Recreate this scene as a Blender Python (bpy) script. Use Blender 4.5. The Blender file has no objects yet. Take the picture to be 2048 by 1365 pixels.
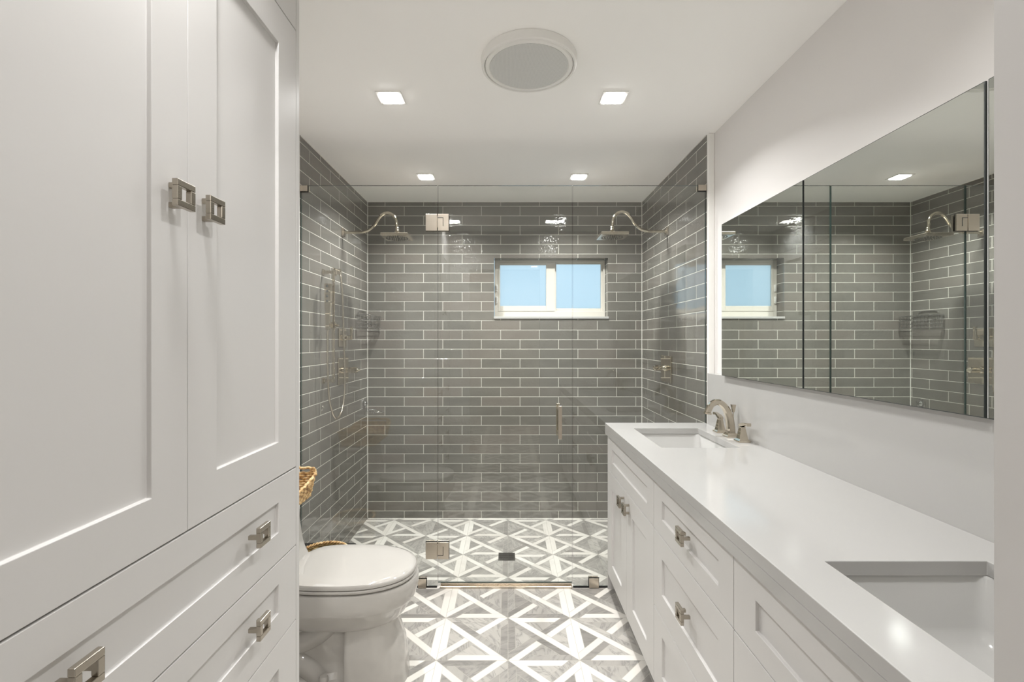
import bpy, bmesh, math, random
from mathutils import Vector, Matrix
random.seed(7)
C = bpy.context.scene.collection
sc = bpy.context.scene
PI = math.pi

# ------------------------------------------------------------------ camera
F = 937.0                      # focal length in pixels of the 2048 px wide frame
EYE = 1.36
cam_data = bpy.data.cameras.new('camera')
cam = bpy.data.objects.new('camera', cam_data)
C.objects.link(cam)
cam.location = (0, 0, EYE)
cam.rotation_euler = (PI/2, 0, 0)
cam_data.sensor_width = 36
cam_data.lens = F/2048*36
cam_data.shift_x = 8/2048
cam_data.shift_y = -0.5/2048
cam_data.clip_start = 0.02
sc.camera = cam

# ------------------------------------------------------------------ view, world
sc.view_settings.view_transform = 'Standard'
sc.view_settings.look = 'None'
sc.view_settings.gamma = 1
sc.view_settings.use_curve_mapping = False
sc.view_settings.exposure = 0.66
sc.cycles.use_denoising = True
sc.cycles.max_bounces = 14
sc.cycles.diffuse_bounces = 7
sc.cycles.glossy_bounces = 7
sc.cycles.transparent_max_bounces = 24
sc.cycles.sample_clamp_indirect = 6
sc.cycles.blur_glossy = 0.05
world = bpy.data.worlds.new('sky')
sc.world = world
world.use_nodes = True
wn = world.node_tree.nodes
wn['Background'].inputs['Color'].default_value = (0.56, 0.80, 1.0, 1)
wn['Background'].inputs['Strength'].default_value = 1.0

LAMP_WATTS = 9.0
HALL_WATTS = 14.0

# ------------------------------------------------------------------ room numbers
XL, XR = -1.1437, 1.0908       # tiled shower side walls
XV = 1.125                     # painted wall behind the vanity
DG = 2.579                     # shower glass
DB = 3.814                     # tiled back wall
CEIL = 2.4915
SH = -0.089                    # shower floor
FW0, FW1 = 0.20, 0.32          # front wall with the doorway
JL, JR = -0.40, 0.332          # doorway

# ------------------------------------------------------------------ node helpers
class N:
    def __init__(s, m):
        s.t = m.node_tree
    def new(s, kind, **kw):
        n = s.t.nodes.new(kind)
        for k, v in kw.items():
            setattr(n, k, v)
        return n
    def put(s, sock, v):
        if isinstance(v, bpy.types.NodeSocket):
            s.t.links.new(v, sock)
        elif v is not None:
            sock.default_value = v
    def m(s, op, a, b=None, c=None):
        n = s.new('ShaderNodeMath', operation=op)
        for i, v in enumerate((a, b, c)):
            if v is not None:
                s.put(n.inputs[i], v)
        return n.outputs[0]
    def comb(s, x, y, z=0.0):
        n = s.new('ShaderNodeCombineXYZ')
        s.put(n.inputs[0], x); s.put(n.inputs[1], y); s.put(n.inputs[2], z)
        return n.outputs[0]
    def pos(s):
        g = s.new('ShaderNodeNewGeometry')
        x = s.new('ShaderNodeSeparateXYZ')
        s.t.links.new(g.outputs['Position'], x.inputs[0])
        return g.outputs['Position'], x.outputs[0], x.outputs[1], x.outputs[2]
    def mix(s, f, a, b):
        n = s.new('ShaderNodeMix', data_type='RGBA')
        s.put(n.inputs[0], f); s.put(n.inputs[6], a); s.put(n.inputs[7], b)
        return n.outputs[2]
    def mixf(s, f, a, b):
        n = s.new('ShaderNodeMix', data_type='FLOAT')
        s.put(n.inputs[0], f); s.put(n.inputs[2], a); s.put(n.inputs[3], b)
        return n.outputs[0]
    def noise(s, vec, scale, detail=2.0, rough=0.5, dist=0.0):
        n = s.new('ShaderNodeTexNoise')
        if vec is not None:
            s.put(n.inputs['Vector'], vec)
        n.inputs['Scale'].default_value = scale
        n.inputs['Detail'].default_value = detail
        n.inputs['Roughness'].default_value = rough
        n.inputs['Distortion'].default_value = dist
        return n.outputs[0]
    def ramp(s, f, stops):
        n = s.new('ShaderNodeValToRGB')
        while len(n.color_ramp.elements) < len(stops):
            n.color_ramp.elements.new(0.5)
        for e, (p, c) in zip(n.color_ramp.elements, stops):
            e.position = p; e.color = c
        s.put(n.inputs[0], f)
        return n.outputs[0]
    def bump(s, h, strength, dist):
        n = s.new('ShaderNodeBump')
        n.inputs['Strength'].default_value = strength
        n.inputs['Distance'].default_value = dist
        s.put(n.inputs['Height'], h)
        return n.outputs[0]

def mat(name, color, rough=0.5, metal=0.0, coat=0.0, bump=None, vary=0.0, vary_scale=3.0, spec=0.5):
    m = bpy.data.materials.new(name)
    m.use_nodes = True
    b = m.node_tree.nodes['Principled BSDF']
    n = N(m)
    P, X, Y, Z = n.pos()
    if vary:
        f = n.noise(P, vary_scale, 3.0)
        lo = tuple(max(0, c*(1-vary)) for c in color)+(1,)
        hi = tuple(min(1, c*(1+vary)) for c in color)+(1,)
        n.put(b.inputs['Base Color'], n.mix(f, lo, hi))
    else:
        b.inputs['Base Color'].default_value = (*color, 1)
    b.inputs['Roughness'].default_value = rough
    b.inputs['Metallic'].default_value = metal
    b.inputs['Coat Weight'].default_value = coat
    b.inputs['Coat Roughness'].default_value = 0.04
    b.inputs['Specular IOR Level'].default_value = spec
    if bump:
        n.put(b.inputs['Normal'], n.bump(n.noise(P, bump[0], 3.0), bump[1], bump[2]))
    return m

M = {}
M['paint'] = mat('wall_paint', (0.73, 0.71, 0.695), 0.45, bump=(90, 0.06, 0.002), vary=0.01)
M['ceiling'] = mat('ceiling_paint', (0.95, 0.938, 0.92), 0.7, bump=(120, 0.05, 0.002), vary=0.01)
M['hall'] = mat('hall_paint', (0.62, 0.60, 0.57), 0.7, vary=0.02)
M['trim'] = mat('trim_paint', (0.83, 0.82, 0.79), 0.35, vary=0.01)
M['jamb'] = mat('jamb_paint', (0.52, 0.51, 0.50), 0.45, bump=(14, 0.05, 0.01), vary=0.02)
M['cabinet'] = mat('cabinet_lacquer', (0.595, 0.583, 0.572), 0.38, vary=0.008, vary_scale=2)
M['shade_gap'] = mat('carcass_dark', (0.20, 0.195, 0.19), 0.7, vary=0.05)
M['quartz'] = mat('white_quartz', (0.425, 0.418, 0.406), 0.12, vary=0.012, vary_scale=9)
M['china'] = mat('glazed_china', (0.45, 0.432, 0.405), 0.035, coat=0.3, vary=0.006)
M['sink'] = mat('sink_china', (0.52, 0.515, 0.50), 0.10, coat=0.2, vary=0.006)
M['nickel'] = mat('polished_nickel', (0.62, 0.56, 0.465), 0.05, 1.0, vary=0.02, vary_scale=20)
M['brushed'] = mat('brushed_nickel', (0.58, 0.52, 0.44), 0.25, 1.0, bump=(400, 0.05, 0.001), vary=0.04, vary_scale=30)
M['satin'] = mat('satin_nickel', (0.44, 0.40, 0.34), 0.24, 1.0, bump=(400, 0.05, 0.001), vary=0.05, vary_scale=30)
M['chrome'] = mat('chrome', (0.55, 0.55, 0.55), 0.05, 1.0, vary=0.01)
M['darkmetal'] = mat('dark_bronze', (0.05, 0.045, 0.035), 0.35, 0.8, vary=0.1, vary_scale=60)
M['nozzle'] = mat('nozzle_rubber', (0.10, 0.10, 0.095), 0.45, vary=0.1)
M['black'] = mat('black_plastic', (0.012, 0.012, 0.012), 0.4, vary=0.1)
M['grille'] = None
M['vinyl'] = mat('window_vinyl', (0.62, 0.59, 0.53), 0.35, vary=0.01)
M['fan'] = mat('fan_plastic', (0.80, 0.79, 0.76), 0.4, vary=0.01)
M['mirror'] = mat('mirror_silver', (0.80, 0.83, 0.80), 0.0, 1.0, vary=0.003)
M['mirror_edge'] = mat('mirror_edge', (0.02, 0.026, 0.025), 0.3, 0.0, vary=0.05)
M['glass_edge'] = mat('glass_edge', (0.035, 0.06, 0.055), 0.15, 0.0, vary=0.1)
M['groutwhite'] = mat('caulk', (0.74, 0.72, 0.68), 0.6, vary=0.02)
M['floorhall'] = mat('hall_floor', (0.42, 0.37, 0.31), 0.35, vary=0.1)

def emission(name, color, strength):
    m = bpy.data.materials.new(name)
    m.use_nodes = True
    nt = m.node_tree
    b = nt.nodes['Principled BSDF']
    b.inputs['Base Color'].default_value = (*color, 1)
    b.inputs['Emission Color'].default_value = (*color, 1)
    b.inputs['Emission Strength'].default_value = strength
    n = N(m)
    P, X, Y, Z = n.pos()
    n.put(b.inputs['Roughness'], n.mixf(n.noise(P, 20), 0.4, 0.6))
    return m
M['lamp'] = emission('lamp_diffuser', (1.0, 0.98, 0.95), 26.0)

def glass_mat():
    m = bpy.data.materials.new('clear_glass')
    m.use_nodes = True
    nt = m.node_tree
    nt.nodes.remove(nt.nodes['Principled BSDF'])
    n = N(m)
    out = nt.nodes['Material Output']
    g = n.new('ShaderNodeNewGeometry')
    fr = n.new('ShaderNodeFresnel')
    n.put(fr.inputs['IOR'], n.mixf(g.outputs['Backfacing'], 1.52, 1/1.52))
    tr = n.new('ShaderNodeBsdfTransparent')
    # faint water marks drift through the tint
    w = n.noise(g.outputs['Position'], 3.0, 4.0)
    n.put(tr.inputs['Color'], n.mix(w, (0.955, 0.970, 0.958, 1), (0.968, 0.98, 0.970, 1)))
    gl = n.new('ShaderNodeBsdfGlossy')
    gl.inputs['Roughness'].default_value = 0.0
    mx = n.new('ShaderNodeMixShader')
    n.put(mx.inputs[0], n.m('MULTIPLY', fr.outputs[0], 1.45))
    nt.links.new(tr.outputs[0], mx.inputs[1])
    nt.links.new(gl.outputs[0], mx.inputs[2])
    nt.links.new(mx.outputs[0], out.inputs['Surface'])
    return m
M['glass'] = glass_mat()

def frosted_mat():
    m = bpy.data.materials.new('frosted_glass')
    m.use_nodes = True
    nt = m.node_tree
    nt.nodes.remove(nt.nodes['Principled BSDF'])
    n = N(m)
    out = nt.nodes['Material Output']
    P, X, Y, Z = n.pos()
    t = n.new('ShaderNodeBsdfTranslucent')
    n.put(t.inputs['Color'], n.mix(n.noise(P, 60, 2), (0.90, 0.93, 0.93, 1), (0.94, 0.96, 0.95, 1)))
    r = n.new('ShaderNodeBsdfRefraction')
    r.inputs['Roughness'].default_value = 0.35
    r.inputs['IOR'].default_value = 1.1
    g = n.new('ShaderNodeBsdfGlossy')
    g.inputs['Roughness'].default_value = 0.02
    a = n.new('ShaderNodeMixShader'); a.inputs[0].default_value = 0.55
    nt.links.new(t.outputs[0], a.inputs[1]); nt.links.new(r.outputs[0], a.inputs[2])
    fr = n.new('ShaderNodeFresnel'); fr.inputs[0].default_value = 1.45
    b = n.new('ShaderNodeMixShader')
    nt.links.new(fr.outputs[0], b.inputs[0]); nt.links.new(a.outputs[0], b.inputs[1]); nt.links.new(g.outputs[0], b.inputs[2])
    nt.links.new(b.outputs[0], out.inputs['Surface'])
    return m
M['frost'] = frosted_mat()

def tile_mat(name, axis, ch):
    """3 x 12 inch glazed subway tile in running bond; axis = horizontal axis, ch = phase of the vertical joints"""
    m = bpy.data.materials.new(name)
    m.use_nodes = True
    nt = m.node_tree
    b = nt.nodes['Principled BSDF']
    n = N(m)
    P, X, Y, Z = n.pos()
    h = X if axis == 'x' else Y
    hh = n.m('ADD', h, ch)
    vv = n.m('ADD', Z, 0.7245)
    vec = n.comb(hh, vv, 0.0)
    br = n.new('ShaderNodeTexBrick')
    br.offset = 0.5; br.offset_frequency = 2; br.squash = 1.0
    n.put(br.inputs['Vector'], vec)
    br.inputs['Color1'].default_value = (0, 0, 0, 1)
    br.inputs['Color2'].default_value = (1, 1, 1, 1)
    br.inputs['Mortar'].default_value = (0.5, 0.5, 0.5, 1)
    br.inputs['Scale'].default_value = 1.0
    br.inputs['Mortar Size'].default_value = 0.0018
    br.inputs['Mortar Smooth'].default_value = 0.0
    br.inputs['Bias'].default_value = 0.0
    br.inputs['Brick Width'].default_value = 0.3142
    br.inputs['Row Height'].default_value = 0.07755
    rnd = n.m('MULTIPLY', br.outputs['Color'], 1.0)
    body = n.ramp(rnd, [(0.0, (0.100, 0.095, 0.084, 1)), (0.5, (0.121, 0.114, 0.101, 1)), (1.0, (0.153, 0.132, 0.116, 1))])
    # glaze pooling: long soft clouds along each tile, plus a slightly lighter rim
    seedvec = n.comb(n.m('ADD', n.m('MULTIPLY', hh, 1.0), n.m('MULTIPLY', rnd, 37.0)), n.m('MULTIPLY', vv, 2.2), rnd)
    cloud = n.noise(seedvec, 7.0, 4.0, 0.55, 0.5)
    col = n.mix(n.m('MULTIPLY', cloud, 0.75), body, (0.186, 0.176, 0.155, 1))
    br2 = n.new('ShaderNodeTexBrick')
    br2.offset = 0.5; br2.offset_frequency = 2; br2.squash = 1.0
    n.put(br2.inputs['Vector'], vec)
    for k, v in (('Scale', 1.0), ('Mortar Size', 0.0095), ('Mortar Smooth', 1.0), ('Bias', 0.0), ('Brick Width', 0.3142), ('Row Height', 0.07755)):
        br2.inputs[k].default_value = v
    rim = br2.outputs['Fac']
    fac = br.outputs['Fac']
    col = n.mix(fac, col, (0.62, 0.60, 0.54, 1))
    n.put(b.inputs['Base Color'], col)
    n.put(b.inputs['Roughness'], n.mixf(fac, 0.055, 0.8))
    b.inputs['Specular IOR Level'].default_value = 0.85
    wave = n.noise(seedvec, 4.5, 1.0)
    fine = n.noise(n.comb(hh, vv, rnd), 55.0, 1.5)
    patch = n.noise(n.comb(hh, n.m('MULTIPLY', vv, 1.5), 4.0), 3.2, 1.0)
    patch = n.ramp(patch, [(0.42, (0.06, 0.06, 0.06, 1)), (0.62, (1, 1, 1, 1))])
    hgt = n.m('ADD', n.m('MULTIPLY', wave, 1.8), n.m('MULTIPLY', n.m('MULTIPLY', fine, patch), 0.85))
    hgt = n.m('SUBTRACT', hgt, n.m('MULTIPLY', rim, 0.35))
    hgt = n.m('SUBTRACT', hgt, n.m('MULTIPLY', fac, 0.5))
    n.put(b.inputs['Normal'], n.bump(hgt, 0.55, 0.0022))
    return m
M['tile_x'] = tile_mat('glazed_tile_back', 'x', 2.5726)
M['tile_l'] = tile_mat('glazed_tile_left', 'y', 0.2834)
M['tile_r'] = tile_mat('glazed_tile_right', 'y', 0.2712)

def floor_mat(name, row0):
    """12 inch marble mosaic sheets: each square is cut by both diagonals; strips follow the edge, the
    diagonal and the other diagonal; white thassos on one half, grey carrara on the other; columns turn by 180 deg"""
    m = bpy.data.materials.new(name)
    m.use_nodes = True
    nt = m.node_tree
    b = nt.nodes['Principled BSDF']
    n = N(m)
    P, X, Y, Z = n.pos()
    T = 0.305
    xs = n.m('DIVIDE', n.m('ADD', X, 20*T), T)
    ys = n.m('DIVIDE', n.m('SUBTRACT', row0+20*T, Y), T)
    ci = n.m('FLOOR', xs); ri = n.m('FLOOR', ys)
    u0 = n.m('SUBTRACT', xs, ci); v0 = n.m('SUBTRACT', ys, ri)
    odd = n.m('MODULO', ci, 2.0)
    u = n.mixf(odd, u0, n.m('SUBTRACT', 1.0, u0))
    v = n.mixf(odd, v0, n.m('SUBTRACT', 1.0, v0))
    s = n.m('SUBTRACT', u, v)
    t = n.m('SUBTRACT', n.m('ADD', u, v), 1.0)
    sp = n.m('GREATER_THAN', s, 0.0)
    tp = n.m('GREATER_THAN', t, 0.0)
    W = 0.112
    ds = n.m('MULTIPLY', n.m('ABSOLUTE', s), 0.7071)
    dt = n.m('MULTIPLY', n.m('ABSOLUTE', t), 0.7071)
    de = n.m('MINIMUM', n.m('MINIMUM', u, n.m('SUBTRACT', 1.0, u)), n.m('MINIMUM', v, n.m('SUBTRACT', 1.0, v)))
    WD = W*0.94
    isE = n.m('LESS_THAN', de, W)
    isA = n.m('LESS_THAN', dt, WD)
    isD = n.m('MULTIPLY', n.m('LESS_THAN', ds, WD), n.m('SUBTRACT', 1.0, isE))
    # piece: 0 inner, 1 edge, 2 anti, 3 diagonal
    pc = n.mixf(isE, 0.0, 1.0)
    white = n.m('MULTIPLY', isE, sp)
    pc = n.mixf(isA, pc, 2.0)
    white = n.mixf(isA, white, tp)
    pc = n.mixf(isD, pc, 3.0)
    white = n.mixf(isD, white, sp)
    pid = n.m('ADD', n.m('ADD', n.m('MULTIPLY', sp, 4.0), n.m('MULTIPLY', tp, 8.0)), pc)
    wn_ = n.new('ShaderNodeTexWhiteNoise', noise_dimensions='3D')
    n.put(wn_.inputs['Vector'], n.comb(ci, ri, pid))
    rnd = wn_.outputs['Value']
    # grout lines between the pieces
    g1 = n.m('MINIMUM', de, n.m('ADD', n.m('ABSOLUTE', n.m('SUBTRACT', de, W)), n.m('MULTIPLY', n.m('MAXIMUM', isA, isD), 1.0)))
    g2 = n.m('MINIMUM', ds, n.m('ADD', n.m('ABSOLUTE', n.m('SUBTRACT', ds, WD)), isE))
    g3 = n.m('MINIMUM', n.m('ADD', dt, isD), n.m('ADD', n.m('ABSOLUTE', n.m('SUBTRACT', dt, WD)), isD))
    gr = n.m('LESS_THAN', n.m('MINIMUM', g1, n.m('MINIMUM', g2, g3)), 0.0042)
    # marble veins, shifted for each piece
    # veins run at a different slant in every piece
    ang = n.m('MULTIPLY', rnd, 2.6)
    ca, sa = n.m('COSINE', ang), n.m('SINE', ang)
    xr = n.m('ADD', n.m('MULTIPLY', X, ca), n.m('MULTIPLY', Y, sa))
    yr = n.m('SUBTRACT', n.m('MULTIPLY', Y, ca), n.m('MULTIPLY', X, sa))
    vec = n.comb(n.m('ADD', n.m('MULTIPLY', xr, 0.4), n.m('MULTIPLY', rnd, 9.0)), n.m('ADD', n.m('MULTIPLY', yr, 1.7), n.m('MULTIPLY', rnd, 5.0)), n.m('MULTIPLY', rnd, 3.0))
    cl = n.noise(vec, 9.0, 5.0, 0.6, 0.8)
    vein = n.noise(vec, 11.0, 6.0, 0.6, 0.9)
    vein = n.m('ABSOLUTE', n.m('SUBTRACT', vein, 0.5))
    vein = n.ramp(vein, [(0.0, (1, 1, 1, 1)), (0.035, (0.25, 0.25, 0.25, 1)), (0.09, (0, 0, 0, 1))])
    spots = n.ramp(n.noise(vec, 55.0, 3.0, 0.6), [(0.66, (0, 0, 0, 1)), (0.74, (1, 1, 1, 1))])
    gbase = n.ramp(rnd, [(0.0, (0.155, 0.145, 0.132, 1)), (0.2, (0.245, 0.231, 0.213, 1)), (0.6, (0.335, 0.318, 0.294, 1)), (1.0, (0.45, 0.428, 0.395, 1))])
    g_ = n.mix(n.m('MULTIPLY', cl, 0.55), gbase, (0.46, 0.435, 0.405, 1))
    g_ = n.mix(n.m('MULTIPLY', vein, 0.6), g_, (0.16, 0.155, 0.148, 1))
    g_ = n.mix(n.m('MULTIPLY', n.m('MULTIPLY', spots, n.m('GREATER_THAN', rnd, 0.55)), 0.5), g_, (0.14, 0.14, 0.14, 1))
    w_ = n.mix(rnd, (0.64, 0.605, 0.56, 1), (0.71, 0.685, 0.64, 1))
    col = n.mix(white, g_, w_)
    col = n.mix(n.m('MULTIPLY', gr, 0.75), col, (0.40, 0.375, 0.335, 1))
    n.put(b.inputs['Base Color'], col)
    b.inputs['Roughness'].default_value = 0.32
    n.put(b.inputs['Normal'], n.bump(n.m('SUBTRACT', 1.0, gr), 0.12, 0.001))
    return m
M['floor'] = floor_mat('marble_mosaic', 2.297)
M['shower_floor'] = floor_mat('marble_mosaic_shower', 2.868)

def wicker_mat(name, c1, c2, c3):
    m = bpy.data.materials.new(name)
    m.use_nodes = True
    b = m.node_tree.nodes['Principled BSDF']
    n = N(m)
    P, X, Y, Z = n.pos()
    f = n.noise(P, 55.0, 3.0, 0.6)
    col = n.ramp(f, [(0.30, (*c1, 1)), (0.50, (*c2, 1)), (0.68, (*c3, 1))])
    n.put(b.inputs['Base Color'], col)
    b.inputs['Roughness'].default_value = 0.6
    n.put(b.inputs['Normal'], n.bump(n.noise(P, 240.0, 2.0), 0.5, 0.002))
    return m
M['wicker'] = wicker_mat('water_hyacinth_weave', (0.16, 0.07, 0.025), (0.52, 0.33, 0.14), (0.80, 0.62, 0.36))
M['wicker_dark'] = wicker_mat('brown_weave', (0.13, 0.09, 0.03), (0.30, 0.21, 0.08), (0.44, 0.32, 0.14))

def grille_mat():
    m = bpy.data.materials.new('perforated_grille')
    m.use_nodes = True
    b = m.node_tree.nodes['Principled BSDF']
    n = N(m)
    P, X, Y, Z = n.pos()
    a = n.m('SINE', n.m('MULTIPLY', X, 2*PI/0.0032))
    c = n.m('SINE', n.m('MULTIPLY', Y, 2*PI/0.0032))
    d = n.m('GREATER_THAN', n.m('ADD', a, c), 0.9)
    n.put(b.inputs['Base Color'], n.mix(d, (0.66, 0.66, 0.64, 1), (0.34, 0.34, 0.33, 1)))
    b.inputs['Roughness'].default_value = 0.5
    return m
M['grille'] = grille_mat()

# ------------------------------------------------------------------ mesh helpers
def obj(name, bm, material, parent=None, bevel=0.0, smooth=False, segs=2, auto=None):
    me = bpy.data.meshes.new(name)
    bmesh.ops.recalc_face_normals(bm, faces=bm.faces)
    bm.to_mesh(me); bm.free()
    mats = material if isinstance(material, (list, tuple)) else [material]
    for mm in mats:
        me.materials.append(mm)
    o = bpy.data.objects.new(name, me)
    C.objects.link(o)
    if parent is not None:
        o.parent = parent
        o.matrix_parent_inverse = Matrix.Translation(-parent.location)
    if smooth:
        for p in me.polygons:
            p.use_smooth = True
        if auto is not None:
            md = o.modifiers.new('edges', 'EDGE_SPLIT'); md.split_angle = math.radians(auto)
    if bevel:
        md = o.modifiers.new('bevel', 'BEVEL')
        md.width = bevel; md.segments = segs; md.limit_method = 'ANGLE'; md.angle_limit = math.radians(40)
        md.harden_normals = False
    return o

def tag(o, label, cat, group=None, kind=None):
    if label: o['label'] = label
    if cat: o['category'] = cat
    if group: o['group'] = group
    if kind: o['kind'] = kind
    return o

def empty(name, loc, label, cat, group=None):
    o = bpy.data.objects.new(name, None)
    o.empty_display_size = 0.05
    C.objects.link(o)
    o.location = loc
    return tag(o, label, cat, group)

def struct(name, bm, m, parent=None, **kw):
    o = obj(name, bm, m, parent, **kw)
    if parent is None:
        o['kind'] = 'structure'
    return o

def box(bm, x0, x1, y0, y1, z0, z1):
    v = [bm.verts.new((x, y, z)) for x in (x0, x1) for y in (y0, y1) for z in (z0, z1)]
    for f in ((0, 1, 3, 2), (4, 6, 7, 5), (0, 4, 5, 1), (2, 3, 7, 6), (0, 2, 6, 4), (1, 5, 7, 3)):
        bm.faces.new([v[i] for i in f])
    return v

def boxes(*bs):
    bm = bmesh.new()
    for b in bs:
        box(bm, *b)
    return bm

def loft(bm, rings, cap0=True, cap1=True, closed=True):
    vs = [[bm.verts.new(p) for p in r] for r in rings]
    n = len(vs[0])
    for a, b in zip(vs[:-1], vs[1:]):
        for i in range(n if closed else n-1):
            j = (i+1) % n
            bm.faces.new((a[i], a[j], b[j], b[i]))
    if cap0: bm.faces.new(vs[0])
    if cap1: bm.faces.new(vs[-1])
    return vs

def frame_at(d, up=Vector((0, 0, 1))):
    d = d.normalized()
    if abs(d.dot(up)) > 0.97:
        up = Vector((0, 1, 0))
    a = d.cross(up).normalized()
    return a, d.cross(a).normalized()

def tube(bm, pts, r, seg=12, cap=True, section=None):
    pts = [Vector(p) for p in pts]
    rings = []
    prev = None
    for i, p in enumerate(pts):
        d = pts[min(i+1, len(pts)-1)] - pts[max(i-1, 0)]
        d.normalize()
        if prev is None:
            a, b = frame_at(d)
        else:
            a = (prev - d*prev.dot(d)).normalized()
            b = d.cross(a).normalized()
        prev = a
        rr = r[i] if isinstance(r, (list, tuple)) else r
        if section:
            ring = [p + a*sx*rr + b*sy*rr for sx, sy in section]
        else:
            ring = [p + a*math.cos(2*PI*k/seg)*rr + b*math.sin(2*PI*k/seg)*rr for k in range(seg)]
        rings.append(ring)
    loft(bm, rings, cap, cap)

def closed_tube(bm, pts, r, seg=8):
    pts = [Vector(p) for p in pts]
    n = len(pts)
    rings = []
    for i, p in enumerate(pts):
        d = (pts[(i+1) % n] - pts[i-1]).normalized()
        a, b = frame_at(d)
        rings.append([bm.verts.new(p + a*math.cos(2*PI*k/seg)*r + b*math.sin(2*PI*k/seg)*r) for k in range(seg)])
    for i in range(n):
        A, B = rings[i], rings[(i+1) % n]
        for k in range(seg):
            bm.faces.new((A[k], A[(k+1) % seg], B[(k+1) % seg], B[k]))

def bez(pts, n=8):
    """Catmull-Rom through the points"""
    P = [Vector(p) for p in pts]
    P = [P[0]*2-P[1]] + P + [P[-1]*2-P[-2]]
    out = []
    for i in range(1, len(P)-2):
        for k in range(n):
            t = k/n
            a, b, c, d = P[i-1], P[i], P[i+1], P[i+2]
            out.append(0.5*((2*b) + (c-a)*t + (2*a-5*b+4*c-d)*t*t + (3*b-a-3*c+d)*t*t*t))
    out.append(P[-2])
    return out

def lathe(bm, prof, center, axis='z', seg=32, cap=True):
    c = Vector(center)
    rings = []
    for r, h in prof:
        ring = []
        for k in range(seg):
            a = 2*PI*k/seg
            p = (r*math.cos(a), r*math.sin(a), h)
            if axis == 'x': p = (h, p[0], p[1])
            elif axis == 'y': p = (p[0], h, p[1])
            ring.append(c+Vector(p))
        rings.append(ring)
    loft(bm, rings, cap, cap)

def at(px, py, d):
    """photo pixel at depth d -> point"""
    return Vector(((px-1016)*d/F, d, EYE-(py-682)*d/F))
def at_x(px, py, x):
    d = x*F/(px-1016)
    return at(px, py, d)

# ------------------------------------------------------------------ room shell
WT = 0.12
TOP = CEIL+0.12
# main floor with the edge where it steps down to the shower
struct('floor', boxes((-1.6, XV+WT, -2.2, DG+0.012, -0.22, 0.0)), M['floor'])
o = struct('floor_shower', boxes((XL, XR, DG+0.012, DB, SH-0.10, SH)), M['shower_floor'])
struct('ceiling', boxes((-1.7, XV+WT, FW0, DB+0.3, CEIL, TOP)), M['ceiling'])
struct('ceiling_hall', boxes((-1.7, 1.7, -2.3, FW0, CEIL, TOP)), M['hall'])
# back wall with the window opening
WX0, WX1, WZ0, WZ1 = -0.114, 0.813, 1.539, 2.0356
WB = DB+0.15
bm = boxes((XL-WT, WX0, DB, WB, SH-0.1, CEIL), (WX1, XR+WT, DB, WB, SH-0.1, CEIL),
           (WX0, WX1, DB, WB, SH-0.1, WZ0), (WX0, WX1, DB, WB, WZ1, CEIL))
struct('wall_back', bm, M['tile_x'])
struct('wall_left', boxes((XL-WT, XL, DG-0.012, DB, SH-0.1, CEIL)), M['tile_l'])
struct('wall_right', boxes((XR, XR+WT+0.03, DG-0.006, DB, SH-0.1, CEIL)), M['tile_r'])
struct('wall_left_painted', boxes((XL-WT, XL-0.004, FW1, DG-0.012, 0, CEIL)), M['paint'])
struct('wall_right_painted', boxes((XV, XV+WT, FW1, DG-0.006, 0, CEIL)), M['paint'])
struct('trim_1', boxes((XR, XV, DG-0.030, DG-0.006, 0, CEIL)), M['trim'], bevel=0.004)
struct('trim_2', boxes((XL-0.004, XL+0.003, DG-0.040, DG-0.012, 0, CEIL)), M['trim'], bevel=0.001)
# caulk lines where tile meets ceiling, corner and floor
struct('trim_3', boxes((XL, XR, DB-0.004, DB, CEIL-0.004, CEIL), (XL, XL+0.004, DG, DB, CEIL-0.004, CEIL),
                       (XR-0.004, XR, DG, DB, CEIL-0.004, CEIL), (XL, XL+0.004, DB-0.004, DB, SH, CEIL),
                       (XR-0.004, XR, DB-0.004, DB, SH, CEIL), (XL, XR, DB-0.004, DB, SH, SH+0.004)), M['groutwhite'])
# front wall with the doorway the picture is taken through
struct('wall_front', boxes((-1.7, JL, FW0, FW1, 0, CEIL), (JR, XV+WT, FW0, FW1, 0, CEIL), (JL, JR, FW0, FW1, 2.10, CEIL)), M['jamb'])
struct('wall_hall_left', boxes((-1.7, -1.58, -2.2, FW0, 0, CEIL)), M['hall'])
struct('wall_hall_right', boxes((XV, XV+WT, -2.2, FW0, 0, CEIL)), M['hall'])
struct('wall_hall_back', boxes((-1.7, XV+WT, -2.32, -2.2, 0, CEIL)), M['hall'])

# shower threshold under the door
struct('trim_threshold', boxes((-0.372, 0.352, DG-0.012, DG+0.030, 0.0, 0.012), (-0.372, 0.352, DG+0.004, DG+0.018, 0.012, 0.024)), M['brushed'], bevel=0.002)

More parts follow.
